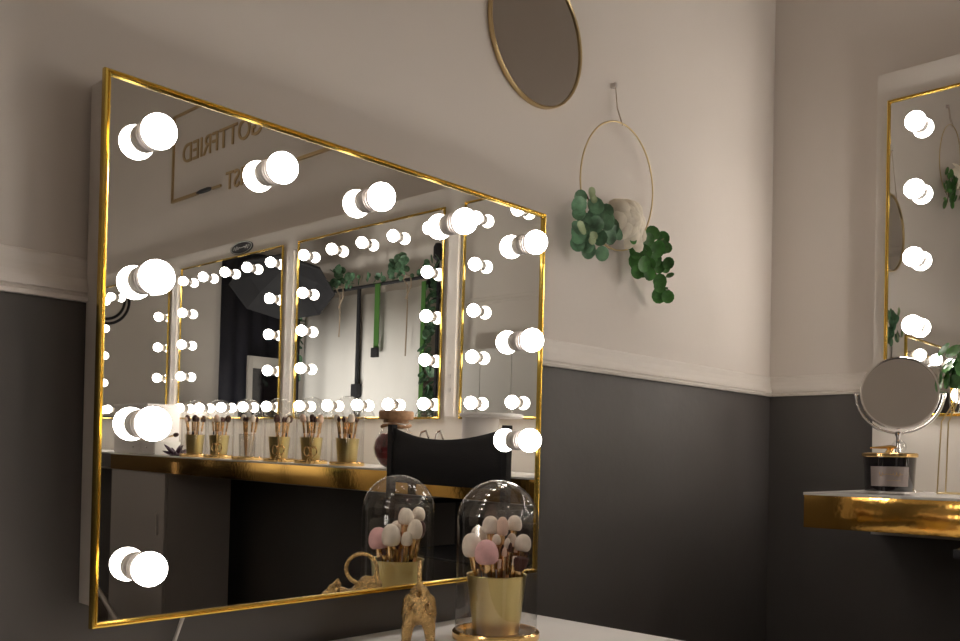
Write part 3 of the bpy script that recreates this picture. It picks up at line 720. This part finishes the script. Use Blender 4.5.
t = thing('door_curtain', 'dark navy curtain hanging on the far wall', 'curtain', (-3.13, -7.93, 0))
vs = []; fs = []
for i in range(81):
    x = -.49+.98*i/80
    for z in (.02, 3.32): vs.append((x, .016*math.sin(i*.38), z))
for i in range(80): fs.append((2*i, 2*i+1, 2*i+3, 2*i+2))
o = MB().add(vs, fs).build('curtain_cloth', M['navy'], t); so = o.modifiers.new('thick', 'SOLIDIFY'); so.thickness = .004
MB().tube([(-.5, 0, 3.36), (.5, 0, 3.36)], .014, 10).build('curtain_rod', M['nickel'], t)
t = thing('standing_frame', 'pale framed dark panel standing before the navy curtain', 'framed panel', (-3.22, -7.80, 0))
MB().box((-.30, -.02, .02), (-.24, .02, 2.10), .004).build('frame_side', M['white'], t); MB().box((.24, -.02, .02), (.30, .02, 2.10), .004).build('frame_side', M['white'], t)
MB().box((-.24, -.02, 1.96), (.24, .02, 2.10), .004).build('frame_head', M['white'], t); MB().box((-.24, -.008, .02), (.24, .008, 1.96)).build('dark_panel', M['blackgloss'], t, smooth=False)
t = thing('hanging_hoop', 'black double ring hanging on the far wall', 'ornament', (-1.33, -8.005, 2.55))
for r in (.26, .21): MB().tube([(r*math.cos(a), .02, r*math.sin(a)) for a in [2*PI*i/48 for i in range(48)]], .014, 8, closed=True).build('ring', M['black'], t)

t = thing('folding_screen', 'white folding screen against the far left wall', 'screen', (-3.45, -4.2, 0))
for k, y in enumerate((-.58, -.19, .20, .59)):
    a = .025 if k % 2 else -.025
    o = MB().box((-.012, -.19, .0), (.012, .19, 2.05), .003).build('screen_panel', M['backdrop'], t); o.location = (0, y, 0); o.rotation_euler = (0, 0, a)

# ------------------------------------------------------------------ ceiling lamps added as fill light, out of view further back
def added_ceiling_fill(x, y, power, label, size=.5):
    t = thing('added_ceiling_fill', label, 'lamp', (x, y, ZC-.004), group='added round ceiling fill lamps')
    MB().lathe([(0, 0), (.22, 0), (.22, -.05), (.20, -.06)], 40, cap=False).build('housing', M['white'], t)
    MB().lathe([(.0, -.056), (.20, -.056)], 40, cap=False).build('diffuser', mat('ceiling_fill_diffuser', (1, 1, 1), .5, emit=((1, .86, .72), power)), t)
    return t
added_ceiling_fill(-2.2, -3.3, 7.0, 'unseen round ceiling lamp added as fill light in the middle of the room')
added_ceiling_fill(-1.9, -6.0, 7.0, 'unseen round ceiling lamp added as fill light in front of the photo backdrop')

FP = 120.0
# two unseen flood lights added on the floor to brighten the white backdrop
def flood(P, aim, label, power):
    t = thing('added_floor_fill', label, 'lamp', P, group='added flood lights before the backdrop')
    dv = (V(aim)-V(P)-V((0, 0, .62))).normalized()
    MB().lathe([(.05, -.16), (.12, -.13), (.17, -.02), (.20, .24), (.196, .24), (.165, -.015), (.11, -.11)], 32, origin=(0, 0, .62), axis=dv, cap=False).build('reflector', M['black'], t)
    MB().lathe([(0, 0), (.16, 0)], 32, origin=(0, 0, .62), axis=dv, cap=False).build('diffuser', mat('floor_fill_diffuser', (1, 1, 1), .5, emit=((1, .95, .90), power)), t)
    MB().tube([(.10, 0, .22), (.08, 0, .54)], .014, 10).build('pole', M['black'], t)
    for a in (0, 2.1, 4.2): MB().tube([(.10, 0, .26), (.10+.22*math.cos(a), .22*math.sin(a), .012)], .011, 8).build('leg', M['black'], t)
flood((-1.95, -5.80, 0), (-3.4, -5.75, 2.5), 'unseen black flood light added to brighten the right half of the backdrop', FP)
flood((-1.95, -6.75, 0), (-3.4, -6.85, 2.5), 'unseen black flood light added to brighten the left half of the backdrop', FP)

# ------------------------------------------------------------------ world, camera
wd = bpy.data.worlds.new('World'); bpy.context.scene.world = wd; wd.use_nodes = True
wd.node_tree.nodes['Background'].inputs['Color'].default_value = (.0, .0, .0, 1)
sc = bpy.context.scene
cam = bpy.data.cameras.new('Camera'); co = bpy.data.objects.new('Camera', cam); COL.objects.link(co); sc.camera = co
f = 886.124; cam.sensor_fit = 'HORIZONTAL'; cam.sensor_width = 36; cam.lens = 36*f/960
cam.shift_y = (450.195-320.5)/960; cam.clip_start = .02
yaw, pit, rol = math.radians(-46.564), math.radians(.414), math.radians(1.077)
fwd = V((-math.sin(yaw)*math.cos(pit), math.cos(yaw)*math.cos(pit), math.sin(pit))); rt = V((math.cos(yaw), math.sin(yaw), 0)); up = rt.cross(fwd)
Rr = math.cos(rol)*rt+math.sin(rol)*up; Uu = -math.sin(rol)*rt+math.cos(rol)*up
m4 = Matrix((Rr, Uu, -fwd)).transposed().to_4x4(); m4.translation = V((-2.792, -1.326, 1.103)); co.matrix_world = m4

sc.view_settings.view_transform = 'Standard'; sc.view_settings.look = 'None'; sc.view_settings.gamma = 1
sc.view_settings.use_curve_mapping = False; sc.view_settings.exposure = 0.0
cy = sc.cycles
cy.max_bounces = 12; cy.glossy_bounces = 8; cy.diffuse_bounces = 4; cy.transparent_max_bounces = 24; cy.transmission_bounces = 8
cy.sample_clamp_indirect = 6.0; cy.use_denoising = True; cy.caustics_reflective = True; cy.blur_glossy = .3
